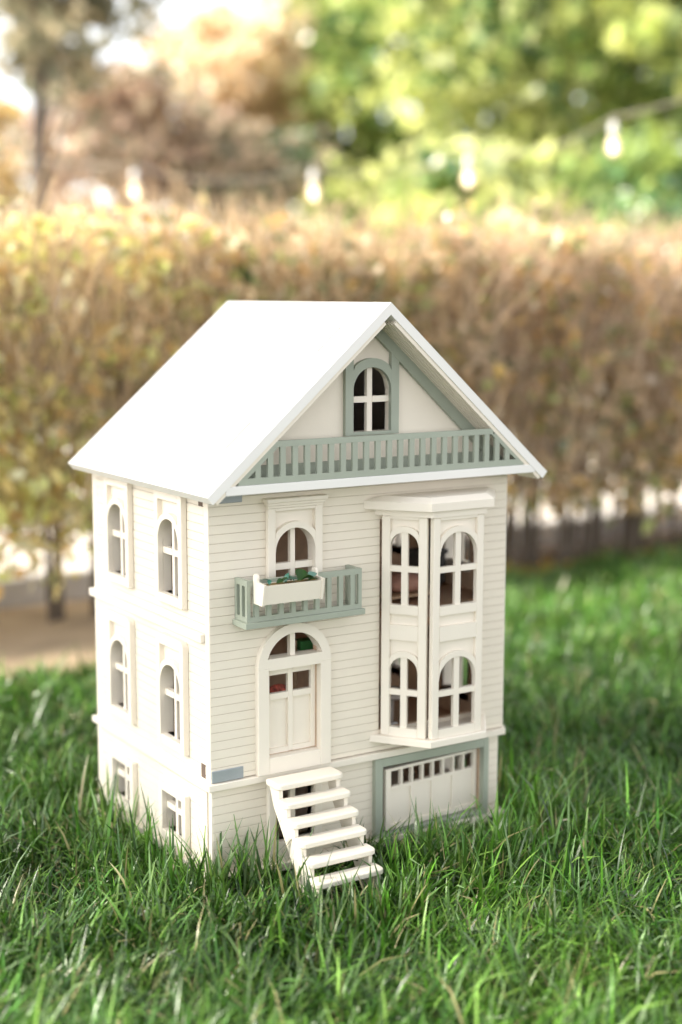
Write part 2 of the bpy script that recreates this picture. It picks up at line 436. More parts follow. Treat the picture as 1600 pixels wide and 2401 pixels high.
# plinth under the base, floors, back
MB().bbox(-.004, W+.003, -.010, D+.004, -.006, .0042).build('plinth', CREAM2, HOUSE)
MB().box(.0111, W-.0111, .0145, D-.011, .1131, .1214).build('floor', FLOORW, HOUSE)
MB().box(.0111, W-.0111, .0115, D-.011, .2950, .3045).build('floor', FLOORW, HOUSE)
MB().panel(.0005, W-.0005, .0045, .4860, -.0095, -.0003, [(.06, .14, .33, .42), (.06, .14, .15, .24)]).build('back_wall', BROWN, HOUSE, BACK)
b = MB(); b.box(.222, .230, .0145, D-.012, .1216, .2948); b.box(.222, .230, .0145, D-.012, .3047, .478)
b.build('partition', BROWN, HOUSE)

# -- upper front window with stepped head --------------------------------------
arched_window(FRONT, WC, .334, .3400, .4283, .4499, .4537, .3805)
b = MB()
for i, (h, v0, v1, ww) in enumerate(((.0392, .4538, .4572, .0092), (.0408, .4573, .4610, .0112), (.0428, .4611, .4662, .0140))):
    b.bbox(WC-h, WC+h, v0, v1, .0003, ww)
b.build('window_head', CREAM2, HOUSE, FRONT)

# -- front door -----------------------------------------------------------------
b = MB(); t = .0082; ow = .0371; ofz = .268; rf = .0407
b.bbox(DC-DR, DC-ow, Z1+.0002, DZ, -.0106, t); b.bbox(DC+ow, DC+DR, Z1+.0002, DZ, -.0106, t)
b.bbox(DC-ow, DC+ow, Z1+.0002, .1425, -.0106, t-.0001)
# band over the door up to the fanlight, then the arch
n = 20; th0 = math.asin((ofz-DZ)/rf)
b.box(DC-ow, DC+ow, .2535, DZ, -.0106, t-.0001)
P = [(DC-DR, DZ), (DC+DR, DZ)]; ph = math.asin((ofz-DZ)/DR)
P += [(DC+math.cos(ph)*DR, ofz), (DC-math.cos(ph)*DR, ofz)]
b.prism(P, -.0106, t)
vs = []; fs = []
for k in range(n+1):
    q = k/n; ai = th0+(math.pi-2*th0)*q; ao = ph+(math.pi-2*ph)*q
    i_ = (DC+rf*math.cos(ai), DZ+rf*math.sin(ai)); o_ = (DC+DR*math.cos(ao), DZ+DR*math.sin(ao))
    vs += [(*i_, -.0106), (*i_, t), (*o_, t), (*o_, 0)]
for k in range(n):
    a = k*4; c = a+4; fs += [(a+1, a+2, c+2, c+1), (a, a+1, c+1, c), (a+2, a+3, c+3, c+2)]
b.add(vs, fs)
DOORF = b.build('door_surround', CREAM2, HOUSE, FRONT)
MB().box(DC-.0035, DC+.0035, ofz-.0003, DZ+rf-.0002, -.006, .0015).build('fanlight_bar', CREAM2, DOORF)
# the door itself, a little ajar, hung on the left
b = MB(); dw = .0736; d0, d1 = .1437, .2528; st = .0066
b.bbox(0, st, d0, d1, -.006, 0); b.bbox(dw-st, dw, d0, d1, -.006, 0); b.bbox(dw/2-.0035, dw/2+.0035, d0, d1, -.006, -.0001)
for x0, x1 in ((st, dw/2-.0035), (dw/2+.0035, dw-st)):
    b.box(x0, x1, d0, .1500, -.006, -.0002); b.box(x0, x1, .2128, .2204, -.006, -.0002); b.box(x0, x1, .2440, d1, -.006, -.0002)
    b.box(x0, x1, .1500, .2128, -.0058, -.0044)
dm = Matrix.Translation((DC-ow+.0003, 0, -.0034)) @ Matrix.Rotation(math.radians(.7), 4, 'Y')
DOOR = b.build('door', CREAM2, DOORF, dm)

# -- grey catches
MB().bbox(.0003, .0438, .1222, .1372, .0002, .0022, .0012).build('metal_catch', GREYM, HOUSE, FRONT)
MB().bbox(.0003, .0448, .4640, .4770, .0002, .0022, .0012).build('metal_catch', GREYM, HOUSE, FRONT)

# -- basement window behind the stairs, garage
rect_window(BFR, .1165, .004, .0300, .0980, .1060, .0700)
b = MB(); t = .008
b.bbox(.237, .2487, 0.0045, .1120, -.0106, t); b.bbox(.4147, .4230, .0045, .1120, -.0106, t)
b.bbox(.2487, .4147, .1005, .1120, -.0106, t-.0001); b.bbox(.2487, .4147, .0045, .0098, -.0106, t-.0001)
GF = b.build('garage_frame', SAGE, HOUSE, BFR)
b = MB(); gw, gh, gz0 = .1580, .0835, 0; th = .0065
b.bbox(0, .0085, 0, gh, -th, 0); b.bbox(gw-.0060, gw, 0, gh, -th, 0)
b.box(.0085, gw-.0060, gh-.0036, gh, -th, -.0001); b.box(.0085, gw-.0060, .0540, .0585, -th, -.0001); b.box(.0085, gw-.0060, 0, .0065, -th, -.0001)
inner0, inner1 = .0085, gw-.0060; cell = (inner1-inner0)/8
for k in range(1, 8):
    x = inner0+cell*k; b.box(x-.0014, x+.0014, .0585, gh-.0036, -th, -.0002)
for k in range(1, 4):
    x = inner0+cell*2*k; b.box(x-.0022, x+.0022, .0065, .0540, -th, -.0002)
for k in range(4):
    a = inner0+cell*2*k+(.0022 if k else 0); c = inner0+cell*2*(k+1)-(.0022 if k < 3 else 0)
    b.box(a, c, .0065, .0540, -.0052, -.0026)
gm = Matrix.Translation((.4135, .0118, .0005)) @ Matrix.Rotation(math.radians(-3.6), 4, 'Y').inverted() @ Matrix.Translation((-gw, 0, 0))
b.build('garage_door', CREAM2, GF, Matrix.Translation((.4130, .0116, -.0058)) @ Matrix.Rotation(math.radians(4.0), 4, 'Y') @ Matrix.Translation((-gw, 0, 0)))

# -- bay -----------------------------------------------------------------------------
def half_hex(hw_wall, hw_front, depth, back=0.0):
    return [(BC-hw_wall, back), (BC-hw_front, -depth), (BC+hw_front, -depth), (BC+hw_wall, back)]
MB().prism(half_hex(.0940, .0445, .0665, -.0003), .1372, .1460, (.0015, .0012)).build('bay_sill', CREAM2, HOUSE)
MB().prism(half_hex(.0880, .0425, .0635, -.0003), .4335, .4424).build('bay_frieze', CREAM2, HOUSE)
MB().prism(half_hex(.1050, .0490, .0690, -.0003), .4425, .4590, (.010, .0065)).build('bay_roof', CREAM2, HOUSE)
MB().prism(half_hex(.070, .036, .052, .012), .2950, .3045).build('bay_floor', FLOORW, HOUSE)
def bay_panel(fr, hwP, hw, name='bay_panel'):
    b = MB(); t0, t1 = -.0085, 0
    for sg in (-1, 1):
        a, c = (-hwP, -hw) if sg < 0 else (hw, hwP)
        b.bbox(a, c, .1462, .4332, t0, t1, .0008)
    for (a, c) in ((.1462, .1579), (.2734, .2926), (.3069, .3188), (.4295, .4332)):
        b.box(-hw, hw, a, c, t0, t1-.0001)
    for (va, vp, ro) in ((.2510, .2734, .0074), (.4130, .4295, .0074)):
        b.arch(0, va-hw, hw-.0001, hw+ro, hw, t0, t1-.0002); b.fill_above(0, va-hw, hw+ro, hw, vp, t0, -.0048)
    b.box(-hw, hw, .2926, .3069, t0, -.0048)
    p = b.build(name, CREAM2, HOUSE, fr)
    for (v0, v1, tr) in ((.1579, .2510, .2045), (.3188, .4130, .3655)):
        s = MB(); s.box(-.0043, .0043, v0, v1+.001, -.0072, -.0020)
        s.box(-hw, -.0043, tr-.0038, tr+.0038, -.0076, -.0016); s.box(.0043, hw, tr-.0038, tr+.0038, -.0076, -.0016)
        s.build('sash', CREAM2, p)
    return p
bay_panel(frame((BC, -.0615, 0), (1, 0, 0)), .0396, .0292)
A = Vector((BC-.0815, -.0070, 0)); B = Vector((BC-.0450, -.0535, 0))
bay_panel(frame((A+B)/2, B-A), .0300, .0187)
A2 = Vector((BC+.0815, -.0070, 0)); B2 = Vector((BC+.0450, -.0535, 0))
bay_panel(frame((A2+B2)/2, A2-B2), .0300, .0187)

# -- balcony ---------------------------------------------------------------------------
BAL = MB().bbox(.0308, .2002, -.0345, -.0003, .3155, .3228).build('balcony', SAGE, HOUSE)
x0, x1, y0, y1 = .0342, .1968, -.0310, -.0262
rail = MB(); rail.box(x0, x1, y0, y1, .3230, .3290); rail.box(x0, x0+.0048, y1, -.0004, .3230, .3290); rail.box(x1-.0048, x1, y1, -.0004, .3230, .3290); rail.build('bottom_rail', SAGE, BAL)
rail = MB(); rail.box(x0, x1, y0, y1, .3665, .3735); rail.box(x0, x0+.0048, y1, -.0004, .3665, .3735); rail.box(x1-.0048, x1, y1, -.0004, .3665, .3735); rail.build('top_rail', SAGE, BAL)
bm_ = MB().box(-.0031, .0031, -.0024, .0024, .3290, .3665).mesh('baluster', SAGE)
pst = MB().box(-.0024, .0024, -.0024, .0024, .3290, .3665).mesh('corner_post', SAGE)
for x in (x0+.0024, x1-.0024):
    link('post', pst, BAL).location = (x, (y0+y1)/2, 0)
    link('post', pst, BAL).location = (x, -.0030, 0)
    link('baluster', pst, BAL).location = (x, -.0158, 0)
nb = 9; pit = (x1-x0-.0048*2-.0056*2-.0062)/(nb-1)
for k in range(nb): link('baluster', bm_, BAL).location = (x0+.0048+.0056+.0031+pit*k, (y0+y1)/2, 0)

# -- gable ---------------------------------------------------------------------------------
APX, ZR, ZE, XE = W/2, .7005, .4792, -.0265
TH = math.atan2(ZR-ZE, APX-XE); RT = .0112; RF, RB = -.050, D+.022
ct, st_, tt = math.cos(TH), math.sin(TH), math.tan(TH)
def under(x, extra=0): return ZR-RT/ct-extra-abs(x-APX)*tt
MB().bbox(-.0022, W+.0066, -.0495, .0002, .4792, .4900, .0007).build('attic_beam', WHITE, HOUSE)
MB().box(.0005, W-.0005, .0004, D+.004, .4870, .4895).build('attic_floor', BROWN, HOUSE)
GAB = frame((0, -.0045, 0), (1, 0, 0))
gz, gr = .6207-HW, HW
b = MB()
xl = APX-(under(APX)-.4902)/tt
# white gable panel as strips round the window opening
def gable_strip(mb, a, c, lo, hi_off, c0, c1, k=1, lo2=None):
    us = [a+(c-a)*i/k for i in range(k+1)]
    for i in range(k):
        p, q = us[i], us[i+1]; l0 = lo if not callable(lo) else lo(p); l1 = lo if not callable(lo) else lo(q)
        mb.prism([(p, l0), (q, l1), (q, max(l1+1e-4, under(q, hi_off))), (p, max(l0+1e-4, under(p, hi_off)))], c0, c1)
gable_strip(b, xl, APX-gr, .4902, 0.0003, -.008, 0); gable_strip(b, APX+gr, 2*APX-xl, .4902, 0.0003, -.008, 0)
b.box(APX-gr, APX+gr, .4902, .541, -.008, 0)
arc = lambda x: gz+math.sqrt(max(gr*gr-(x-APX)**2, 0))
gable_strip(b, APX-gr, APX, arc, .0003, -.008, 0, 8); gable_strip(b, APX, APX+gr, arc, .0003, -.008, 0, 8)
b.build('gable_panel', CREAM, HOUSE, GAB)
b = MB(); po = .0398; tg = .0062
b.prism([(APX-po, .5368), (APX-gr, .5368), (APX-gr, under(APX-gr, .022)), (APX-po, under(APX-po, .022))], .0002, tg)
b.prism([(APX+gr, .5368), (APX+po, .5368), (APX+po, under(APX+po, .022)), (APX+gr, under(APX+gr, .022))], .0002, tg)
b.box(APX-gr, APX+gr, .5368, .541, .0002, tg-.0001)
b.arch(APX, gz, gr-.0001, gr+.0112, gr, .0002, tg-.0002)
GW = b.build('attic_window', SAGE, HOUSE, GAB)
b = MB(); b.box(APX-.0038, APX+.0038, .541, gz+gr, -.007, -.001); b.box(APX-gr, APX-.0038, .577, .5846, -.0072, -.0004); b.box(APX+.0038, APX+gr, .577, .5846, -.0072, -.0004)
b.build('sash', CREAM2, GW)
b = MB()
b.prism([(xl+.004, .4902+.0002), (xl+.030, .4902+.0002), (APX, under(APX, .0225)), (APX, under(APX, .0004))], .0004, tg+.0004)
b.prism([(APX, under(APX, .0225)), (2*APX-xl-.030, .4904), (2*APX-xl-.004, .4904), (APX, under(APX, .0004))], .0004, tg+.0004)
b.build('gable_trim', SAGE, HOUSE, GAB)
b = MB(); b.box(xl+.031, 2*APX-xl-.031, .4903, .5068, .0003, tg-.0004); b.build('gable_base_rail', SAGE, HOUSE, GAB)
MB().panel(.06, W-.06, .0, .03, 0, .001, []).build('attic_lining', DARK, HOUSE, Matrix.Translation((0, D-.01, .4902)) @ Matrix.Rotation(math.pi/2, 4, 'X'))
b = MB(); b.prism([(xl, .4902), (2*APX-xl, .4902), (APX, under(APX, .001))], -.009, -.001); b.build('back_gable', CREAM, HOUSE, frame((0, D, 0), (1, 0, 0)))
# balustrade along the front of the attic floor
BFX = .226; bb0, bb1 = .4903, .5400; yb0, yb1 = -.0482, -.0436
tl, tr_ = .0632, .3866; bl, br = .0142, .4378
BS = MB().prism([(bl, bb0), (br, bb0), (br-.0012, bb0+.0045), (br-.006, bb0+.0078), (bl+.006, bb0+.0078), (bl+.0012, bb0+.0045)], -yb1, -yb0).build('balustrade', SAGE, HOUSE, FRONT)
MB().prism([(tl, bb1-.0072), (tr_, bb1-.0072), (tr_, bb1), (tl, bb1)], -yb1, -yb0).build('top_rail', SAGE, BS)
for sg in (-1, 1):
    P = [(bl+.0030, bb0+.0079), (bl+.0130, bb0+.0079), (tl+.0050, bb1-.0073), (tl+.0002, bb1-.0073), (tl-.0002, bb1-.0002), (tl-.0030, bb1-.0030)]
    if sg > 0: P = [(2*BFX-x, y) for x, y in P][::-1]
    MB().prism(P, -yb1+.0001, -yb0-.0001).build('end_rail', SAGE, BS)
sl_t = (bb1-bb0-.012)/(tl-bl-.006)
for k in range(25):
    x = BFX+(k-12)*.0168; h = bb1-.0072
    e = min(x-bl, 2*BFX-bl-x)
    if e < .022: continue
    if x < tl: h = min(h, bb0+.0078+(x-bl-.006)*sl_t)
    if x > 2*BFX-tl: h = min(h, bb0+.0078+(2*BFX-x-bl-.006)*sl_t)
    MB().box(x-.0036, x+.0036, bb0+.0078, h, -yb1+.0004, -yb0-.0004).build('baluster', SAGE, BS)

# -- roof ----------------------------------------------------------------------------------
LS = (APX-XE)/ct
def roof(side):
    V = Vector((ct if side < 0 else -ct, 0, st_)); Wn = Vector((-st_ if side < 0 else st_, 0, ct)); U = V.cross(Wn)
    mm = Matrix.Identity(4); O = Vector((APX, 0, ZR))
    for i in range(3): mm[i][0], mm[i][1], mm[i][2], mm[i][3] = U[i], V[i], Wn[i], O[i]
    ya, yb = (-RB, -RF) if side < 0 else (RF, RB)
    hs = []
    for yc in (.0092, .3562):
        uc = -yc if side < 0 else yc
        for s0, s1 in ((.0465, .0910), (.2168, .2618)): hs.append((uc-.0030, uc+.0030, -s1, -s0))
    mb = MB().panel(ya, yb, -LS, 0, -RT, 0, hs)
    mb.v = [(u, v-(RT*tt if (abs(v) < 1e-7 and w_ < -1e-5) else 0), w_) for u, v, w_ in mb.v]
    rp = mb.build('roof_panel', WHITE, HOUSE, mm)
    for h in hs:
        MB().box(h[0]+.0005, h[1]-.0005, h[2]+.0006, h[3]-.0010, -RT-.001, -.0032).build('slot_tab', WHITE, rp)
    # boarded soffit under the front overhang, seen on the far slope
    k = 0; n = 6; wd = (-.0065-RF)/n
    for k in range(n):
        a = RF+.0015+wd*k; u0, u1 = (a, a+wd-.0030) if side > 0 else (-(a+wd-.0030), -a)
        MB().box(u0, u1, -LS+.004, -.022, -RT-.0048, -RT-.0001).build('soffit_board', CREAM, rp)
    return rp
roof(-1); roof(1)

# ------------------------------------------------------------------ stairs (stand free in front of the door)
ST = tag(empty('wooden_steps', (DC, 0, 0)), 'six open cream wooden steps standing in the grass below the front door', 'steps')
def tread_poly(w2, y0, y1, r=.007, n=5):
    P = [(-w2, y1)]; 
    P += [(-w2+r-r*math.cos(math.pi/2*k/n), y0+r-r*math.sin(math.pi/2*k/n)) for k in range(n+1)]
    P += [(w2-r+r*math.sin(math.pi/2*k/n), y0+r-r*math.cos(math.pi/2*k/n)) for k in range(n+1)]
    P += [(w2, y1)]
    return P
NS = 6; DY, DZS = .0184, .0186
def tread_mesh(back):
    b = MB(); P = tread_poly(.0475, -.0150, back)
    n = len(P); e = .0022
    def ins(d):
        return [((abs(x)-d)*(1 if x > 0 else -1), y+(d if y < back-.0001 else 0)) for x, y in P]
    prof = [(.0014, .0008), (0, .0022), (0, .0066), (.0006, .0078), (.0022, .0086)]
    vs = [(x, y, z) for d, z in prof for x, y in ins(d)]; fs = [tuple(range(n))[::-1]]
    for j in range(len(prof)-1):
        for k in range(n): a = j*n+k; c = j*n+(k+1) % n; fs.append((a, c, c+n, a+n))
    fs.append(tuple(range((len(prof)-1)*n, len(prof)*n)))
    return b.add(vs, fs).mesh('tread', CREAM2)
tm0 = tread_mesh(.0150); tm1 = tread_mesh(.0068)
for k in range(NS):
    o = link('tread', tm0 if k == 0 else tm1, ST); o.location = (0, -.0325-DY*k, .1128-DZS*k-.0003)
P = [(.0165, .1124)]
# sawtooth string in (y forward, z)
P = [(-.0185, .1125)]
for k in range(NS):
    yf = -.0465+.004-DY*k; zt = .1125-DZS*k
    P.append((yf, zt))
    P.append((yf, .1125-DZS*(k+1) if k < NS-1 else -.018))
P += [(-.0465+.004-DY*(NS-1)+.024, -.018)]
P += [(-.0185-.010, .0990-.010)]
Pc = [(-y, z) for y, z in P]
ar = sum(Pc[i-1][0]*Pc[i][1]-Pc[i][0]*Pc[i-1][1] for i in range(len(Pc)))
if ar < 0: Pc = Pc[::-1]
for x in (-.0435, .0385):
    b = MB(); b.prism(Pc, 0, .005)
    # local (u=-y, v=z, w) -> world x offset
    mm = Matrix(((0, 0, 1, x), (-1, 0, 0, 0), (0, 1, 0, 0), (0, 0, 0, 1)))
    b.build('string_board', CREAM2, ST, mm)

# ------------------------------------------------------------------ planter on the balcony rail
PL = tag(empty('planter_box', (.0845, -.0315, .3735)), 'small cream planter trough with green leaves hooked over the balcony rail', 'planter')
b = MB(); hw_ = .0420
def wedge(b, xa, xb, yt, yb_, zt, zb, tback):
    b.add([(xa, yt, zt), (xb, yt, zt), (xb, yb_, zb), (xa, yb_, zb), (xa, yt+tback, zt), (xb, yt+tback, zt), (xb, yb_+tback, zb), (xa, yb_+tback, zb)],
          [(3, 2, 1, 0), (4, 5, 6, 7), (0, 1, 5, 4), (2, 3, 7, 6), (1, 2, 6, 5), (3, 0, 4, 7)])
wedge(b, -hw_+.003, hw_-.003, -.0255, -.0205, -.0030, -.0265, .0024)
b.box(-hw_+.003, hw_-.003, -.0180, -.0020, -.0265, -.0240); b.box(-hw_+.003, hw_-.003, -.0040, -.0016, -.0240, -.0040)
TR = b.build('trough', CREAM2, PL)
for x in (-hw_, hw_-.003):
    b = MB(); P = [(.0012, -.0275), (.0215, -.0275), (.0268, -.0010), (.0100, -.0004)]
    for k in range(7): a = math.pi*k/6; P.append((.0050+.0052*math.cos(a), .0040+.0052*math.sin(a)))
    P.append((.0002, -.002)); P = P
    ar = sum(P[i-1][0]*P[i][1]-P[i][0]*P[i-1][1] for i in range(len(P)))
    if ar < 0: P = P[::-1]
    b.prism(P, 0, .003); b.build('end_board', CREAM2, PL, Matrix(((0, 0, 1, x), (-1, 0, 0, 0), (0, 1, 0, 0), (0, 0, 0, 1))))
MOSS = mat('dry_moss', (.22, .15, .05), .95, .5, 120, .8, 300)
b = MB(); b.box(-hw_+.0035, hw_-.0035, -.0178, -.0042, -.0238, -.0045); b.build('planting', MOSS, PL)
LEAFD = mat('leaf_dark_green', (.03, .085, .018), .4, .3, 80, trans=.2); LEAFB = mat('leaf_blue_green', (.16, .30, .25), .45, .15, 80, trans=.15); LEAFT = mat('leaf_teal', (.04, .17, .12), .4, .2, 80, trans=.15)
def leaf(mtl, c, L, wd, yaw, pit, roll=0):
    b = MB(); n = 6; vs = []; fs = []
    for i in range(n+1):
        q = i/n; hw2 = wd*math.sin(math.pi*min(1, q*.97+.03))**.8+.0002
        for j in (-1, 0, 1): vs.append((L*q, j*hw2, .12*L*math.sin(q*3)+abs(j)*hw2*.35))
    for i in range(n):
        for j in range(2): a = i*3+j; fs.append((a, a+3, a+4, a+1))
    b.add(vs, fs, True)
    mm = Matrix.Translation(c) @ Matrix.Rotation(yaw, 4, 'Z') @ Matrix.Rotation(-pit, 4, 'Y') @ Matrix.Rotation(roll, 4, 'X')
    return b.build('leaf', mtl, PL, mm)
for (mtl, c, L, wd, yw, pt, rl) in ((LEAFD, (.012, -.012, -.003), .026, .0085, .3, .35, .5), (LEAFD, (.014, -.016, -.003), .022, .0075, -.15, .1, -.4), (LEAFD, (.016, -.010, -.002), .020, .008, .9, .8, .2),
        (LEAFB, (-.012, -.020, -.002), .026, .006, .1, .05, -.3), (LEAFB, (.026, -.014, -.002), .016, .0075, .0, .5, .3), (LEAFT, (-.004, -.012, -.004), .015, .004, .4, 1.35, 0),
        (LEAFD, (.004, -.010, -.003), .015, .005, 1.8, .6, .3), (LEAFD, (-.010, -.009, -.003), .013, .004, -.6, .5, .2), (LEAFT, (.006, -.014, -.004), .012, .0035, 2.4, 1.0, 0), (LEAFB, (.030, -.010, -.003), .013, .005, 1.2, .7, .1), (LEAFD, (.022, -.018, -.004), .017, .006, -.7, .25, -.2), (LEAFT, (-.028, -.014, -.004), .010, .003, 1.0, .8, 0),
        (LEAFB, (-.022, -.008, -.003), .014, .004, 2.6, .4, .2), (LEAFD, (-.018, -.014, -.003), .014, .004, .2, .25, .6)):
    leaf(mtl, c, L*.82, wd*.8, yw, pt*.8, rl)

# ------------------------------------------------------------------ furniture seen through the windows
PINK = mat('dusty_pink_cloth', (.50, .27, .20), .9, .08, 120, .4, 400); GREYP = mat('grey_paint', (.10, .10, .10), .6); LAMPW = mat('warm_grey_shade', (.46, .42, .38), .7)
PINE = mat('pale_pine', (.52, .36, .22), .5, .12, 30, stretch=(5, 60, 5)); PAPER = mat('white_card', (.8, .8, .8), .6); GREENC = mat('green_cover', (.12, .45, .14), .5)
def blob(name, mtl, parent, c, r, n=12, p=2.6):
    b = MB(); vs = []; fs = []; m_ = 2*n
    for i in range(n+1):
        a = math.pi*i/n
        for j in range(m_):
            q = 2*math.pi*j/m_; d = Vector((math.sin(a)*math.cos(q), math.sin(a)*math.sin(q), math.cos(a)))
            k = (abs(d.x)**p+abs(d.y)**p+abs(d.z)**2)**(-1/2.3); vs.append((c[0]+d.x*k*r[0], c[1]+d.y*k*r[1], c[2]+d.z*k*r[2]))
    for i in range(n):
        for j in range(m_): fs.append((i*m_+j, (i+1)*m_+j, (i+1)*m_+(j+1) % m_, i*m_+(j+1) % m_))
    return b.add(vs, fs, True).build(name, mtl, parent)
t = tag(empty('window_seat', (.325, .062, .3046)), 'low wooden bench inside the upper bay under the pink cushion', 'bench')
MB().bbox(-.042, .042, -.024, .03, .006, .010, .001).build('seat', PINE, t)
for x in (-.038, .033):
    for y in (-.022, .022): MB().box(x, x+.005, y, y+.005, 0, .006).build('leg', PINE, t)
c = blob('cushion', PINK, None, (0, 0, 0), (.032, .024, .0125)); c.location = (.325, .062, .3046+.010+.0125); tag(c, 'dusty pink oval cushion on a bench behind the upper left bay window', 'cushion')
t = tag(empty('toy_stove', (.408, .125, .3046)), 'dark grey toy stove with chimney inside the upper bay room', 'stove')
MB().bbox(-.022, .022, -.016, .016, .004, .045, .001).build('body', GREYP, t); MB().bbox(-.025, .025, -.018, .018, .0452, .051, .001).build('top_plate', GREYP, t)
MB().bbox(-.008, .008, -.006, .006, .0512, .082).build('chimney', GREYP, t)
for x in (-.018, .014):
    for y in (-.013, .010): MB().box(x, x+.004, y, y+.004, 0, .004).build('leg', GREYP, t)
t = tag(empty('toy_table', (.306, .062, .1215)), 'round grey pedestal table inside the lower bay room', 'table')
MB().lathe([(0, .052), (.026, .052), (.0275, .0535), (.0275, .0565), (.026, .058), (0, .058)], 24).build('tabletop', LAMPW, t)
MB().lathe([(0, 0), (.016, 0), (.014, .003), (.004, .008), (.0035, .05), (.006, .052)], 16).build('pedestal', LAMPW, t)
t = tag(empty('toy_jar', (.284, .022, .1215)), 'tiny white capped wooden jar on the floor behind the lower left bay window', 'jar')
MB().lathe([(0, 0), (.0055, 0), (.006, .002), (.006, .010), (.005, .012), (0, .012)], 14).build('body', PINE, t); MB().lathe([(0, .012), (.0058, .0121), (.0062, .014), (.0062, .024), (.004, .027), (0, .0275)], 14).build('cap', PAPER, t)
t = tag(empty('toy_shelf', (.178, .062, .1215)), 'narrow wooden shelf with white books seen through the fanlight of the front door', 'shelf')
for x in (-.03, .027): MB().box(x, x+.003, -.012, .012, 0, .150).build('side_board', PINE, t)
for z in (.03, .075, .122): MB().box(-.0268, .0268, -.012, .012, z, z+.003).build('shelf', PINE, t)
bk = MB().bbox(-.020, .012, -.011, .010, 0, .009).build('book', PAPER); bk.location = (.178, .062, .1215+.1251); tag(bk, 'white book lying on the toy shelf behind the fanlight', 'book')
bk = MB().bbox(-.012, .012, -.010, .009, 0, .012).build('book', GREENC); bk.location = (.170, .062, .1215+.1342); tag(bk, 'green book on top of the white book behind the fanlight', 'book')
SPOT = mat('red_white_print', (.55, .12, .08), .8, .9, 140)
c = blob('cushion', SPOT, None, (0, 0, 0), (.016, .010, .014)); c.location = (.117, .040, .2065); tag(c, 'red and white patterned cushion behind the left pane of the front door', 'cushion')
t = tag(empty('toy_stool', (.117, .040, .1215)), 'plain wooden stool carrying the red patterned cushion inside the front door', 'stool')
MB().bbox(-.018, .018, -.014, .014, .066, .071).build('seat', PINE, t)
for x in (-.016, .012):
    for y in (-.012, .008): MB().box(x, x+.004, y, y+.004, 0, .066).build('leg', PINE, t)
# ------------------------------------------------------------------ lawn
def blades(x, y, h, wd, az, lean, curl, tint, nseg=3):
    """grass blades as tapering bent strips; all inputs are arrays"""
    n = len(x); z0 = ground_z(x, y)-.003
    t = np.linspace(0, 1, nseg+1)
    ang = lean[:, None]+curl[:, None]*t[None, :]              # angle from vertical along the blade
    seg = h[:, None]/nseg
    dx = np.concatenate([np.zeros((n, 1)), np.cumsum(np.sin(ang[:, :-1])*seg, 1)], 1); dz = np.concatenate([np.zeros((n, 1)), np.cumsum(np.cos(ang[:, :-1])*seg, 1)], 1)
    ca, sa = np.cos(az)[:, None], np.sin(az)[:, None]
    cx, cy, cz = x[:, None]+dx*ca, y[:, None]+dx*sa, z0[:, None]+dz
    cz = np.maximum(cz, z0[:, None]+.002)
    tw = RN.uniform(-.9, .9, n)[:, None]*t[None, :]+RN.uniform(-.5, .5, n)[:, None]
    wv = wd[:, None]*np.array([.8, 1, .75, .06] if nseg == 3 else np.interp(t, [0, .3, .6, .85, 1], [.75, 1, .85, .5, .06]))[None, :]*.5
    px, py = -np.sin(az)[:, None]*np.cos(tw), np.cos(az)[:, None]*np.cos(tw); pz = np.sin(tw)
    L = np.stack([cx-px*wv, cy-py*wv, cz-pz*wv], -1); Rr = np.stack([cx+px*wv, cy+py*wv, cz+pz*wv], -1)
    v = np.stack([L, Rr], 2).reshape(-1, 3)
    k = (np.arange(n)*(nseg+1)*2)[:, None]+(np.arange(nseg)*2)[None, :]
    q = np.stack([k, k+1, k+3, k+2], -1).reshape(-1, 4)
    c = np.repeat(tint, (nseg+1)*2, 0)
    return v, q, c
def to_cam(x, y):
    dx, dy = x-CAM.x, y-CAM.y
    return dx*_r.x+dy*_r.y, (dx*math.sin(YAW)+dy*math.cos(YAW))
def grass_tint(n, x, y):
    base = np.array([[.055, .140, .014], [.095, .195, .028], [.034, .095, .014], [.14, .235, .045], [.15, .22, .10]])
    c = base[RN.choice(5, n, p=[.30, .20, .26, .15, .09])]*np.exp(RN.normal(-.08, .42, (n, 1)))
    patch = (vnoise(x, y, .22, 21)-.5)[:, None]
    c = c*(1+.5*patch)+np.array([.03, .02, .0])*np.clip(patch, 0, 1)
    dry = RN.random(n) < .055
    c[dry] = np.array([.34, .29, .14])*RN.uniform(.6, 1.15, (dry.sum(), 1))
    return np.clip(c*np.array([1.16, 1.24, 1.20])*(.74+.52*vnoise(x, y, .20, 41))[:, None], .01, .9)
def scatter(n_try):
    x = RN.uniform(-2.6, 4.2, n_try); y = RN.uniform(-1.3, 1.6, n_try)
    s, d = to_cam(x, y)
    keep = (d > .95) & (np.abs(s) < .28*d+.28) & (y < lawn_edge(x))
    p = np.interp(d, [1, 1.7, 2.2, 3, 4.3], [1, 1, .75, .5, .36])
    keep &= RN.random(n_try) < p*(.35+.95*vnoise(x, y, .045, 35))
    keep &= ~((x > -.006) & (x < W+.006) & (y > -.012) & (y < D+.006))
    return x[keep], y[keep]
x, y = scatter(1700000)
n = len(x)
under_steps = (np.abs(x-DC) < .055) & (y > -.140) & (y < 0)
cl = vnoise(x, y, .10, 31)*2*math.pi*1.3+vnoise(x, y, .35, 32)*5
az = np.where(RN.random(n) < .55, RN.uniform(0, 6.283, n), cl+RN.normal(0, .9, n))
s_, d_ = to_cam(x, y)
h = RN.gamma(8, .0055, n)*(.50+.55*vnoise(x, y, .13, 33)+.55*vnoise(x, y, .05, 34)); h = np.clip(h, .016, .12)
lean = np.abs(RN.normal(.50, .34, n))+np.where(RN.random(n) < .12, .6, 0); curl = np.abs(RN.normal(1.0, .6, n))
wd = RN.uniform(.0018, .0041, n)*np.interp(d_, [1.5, 4], [1, 1.5])
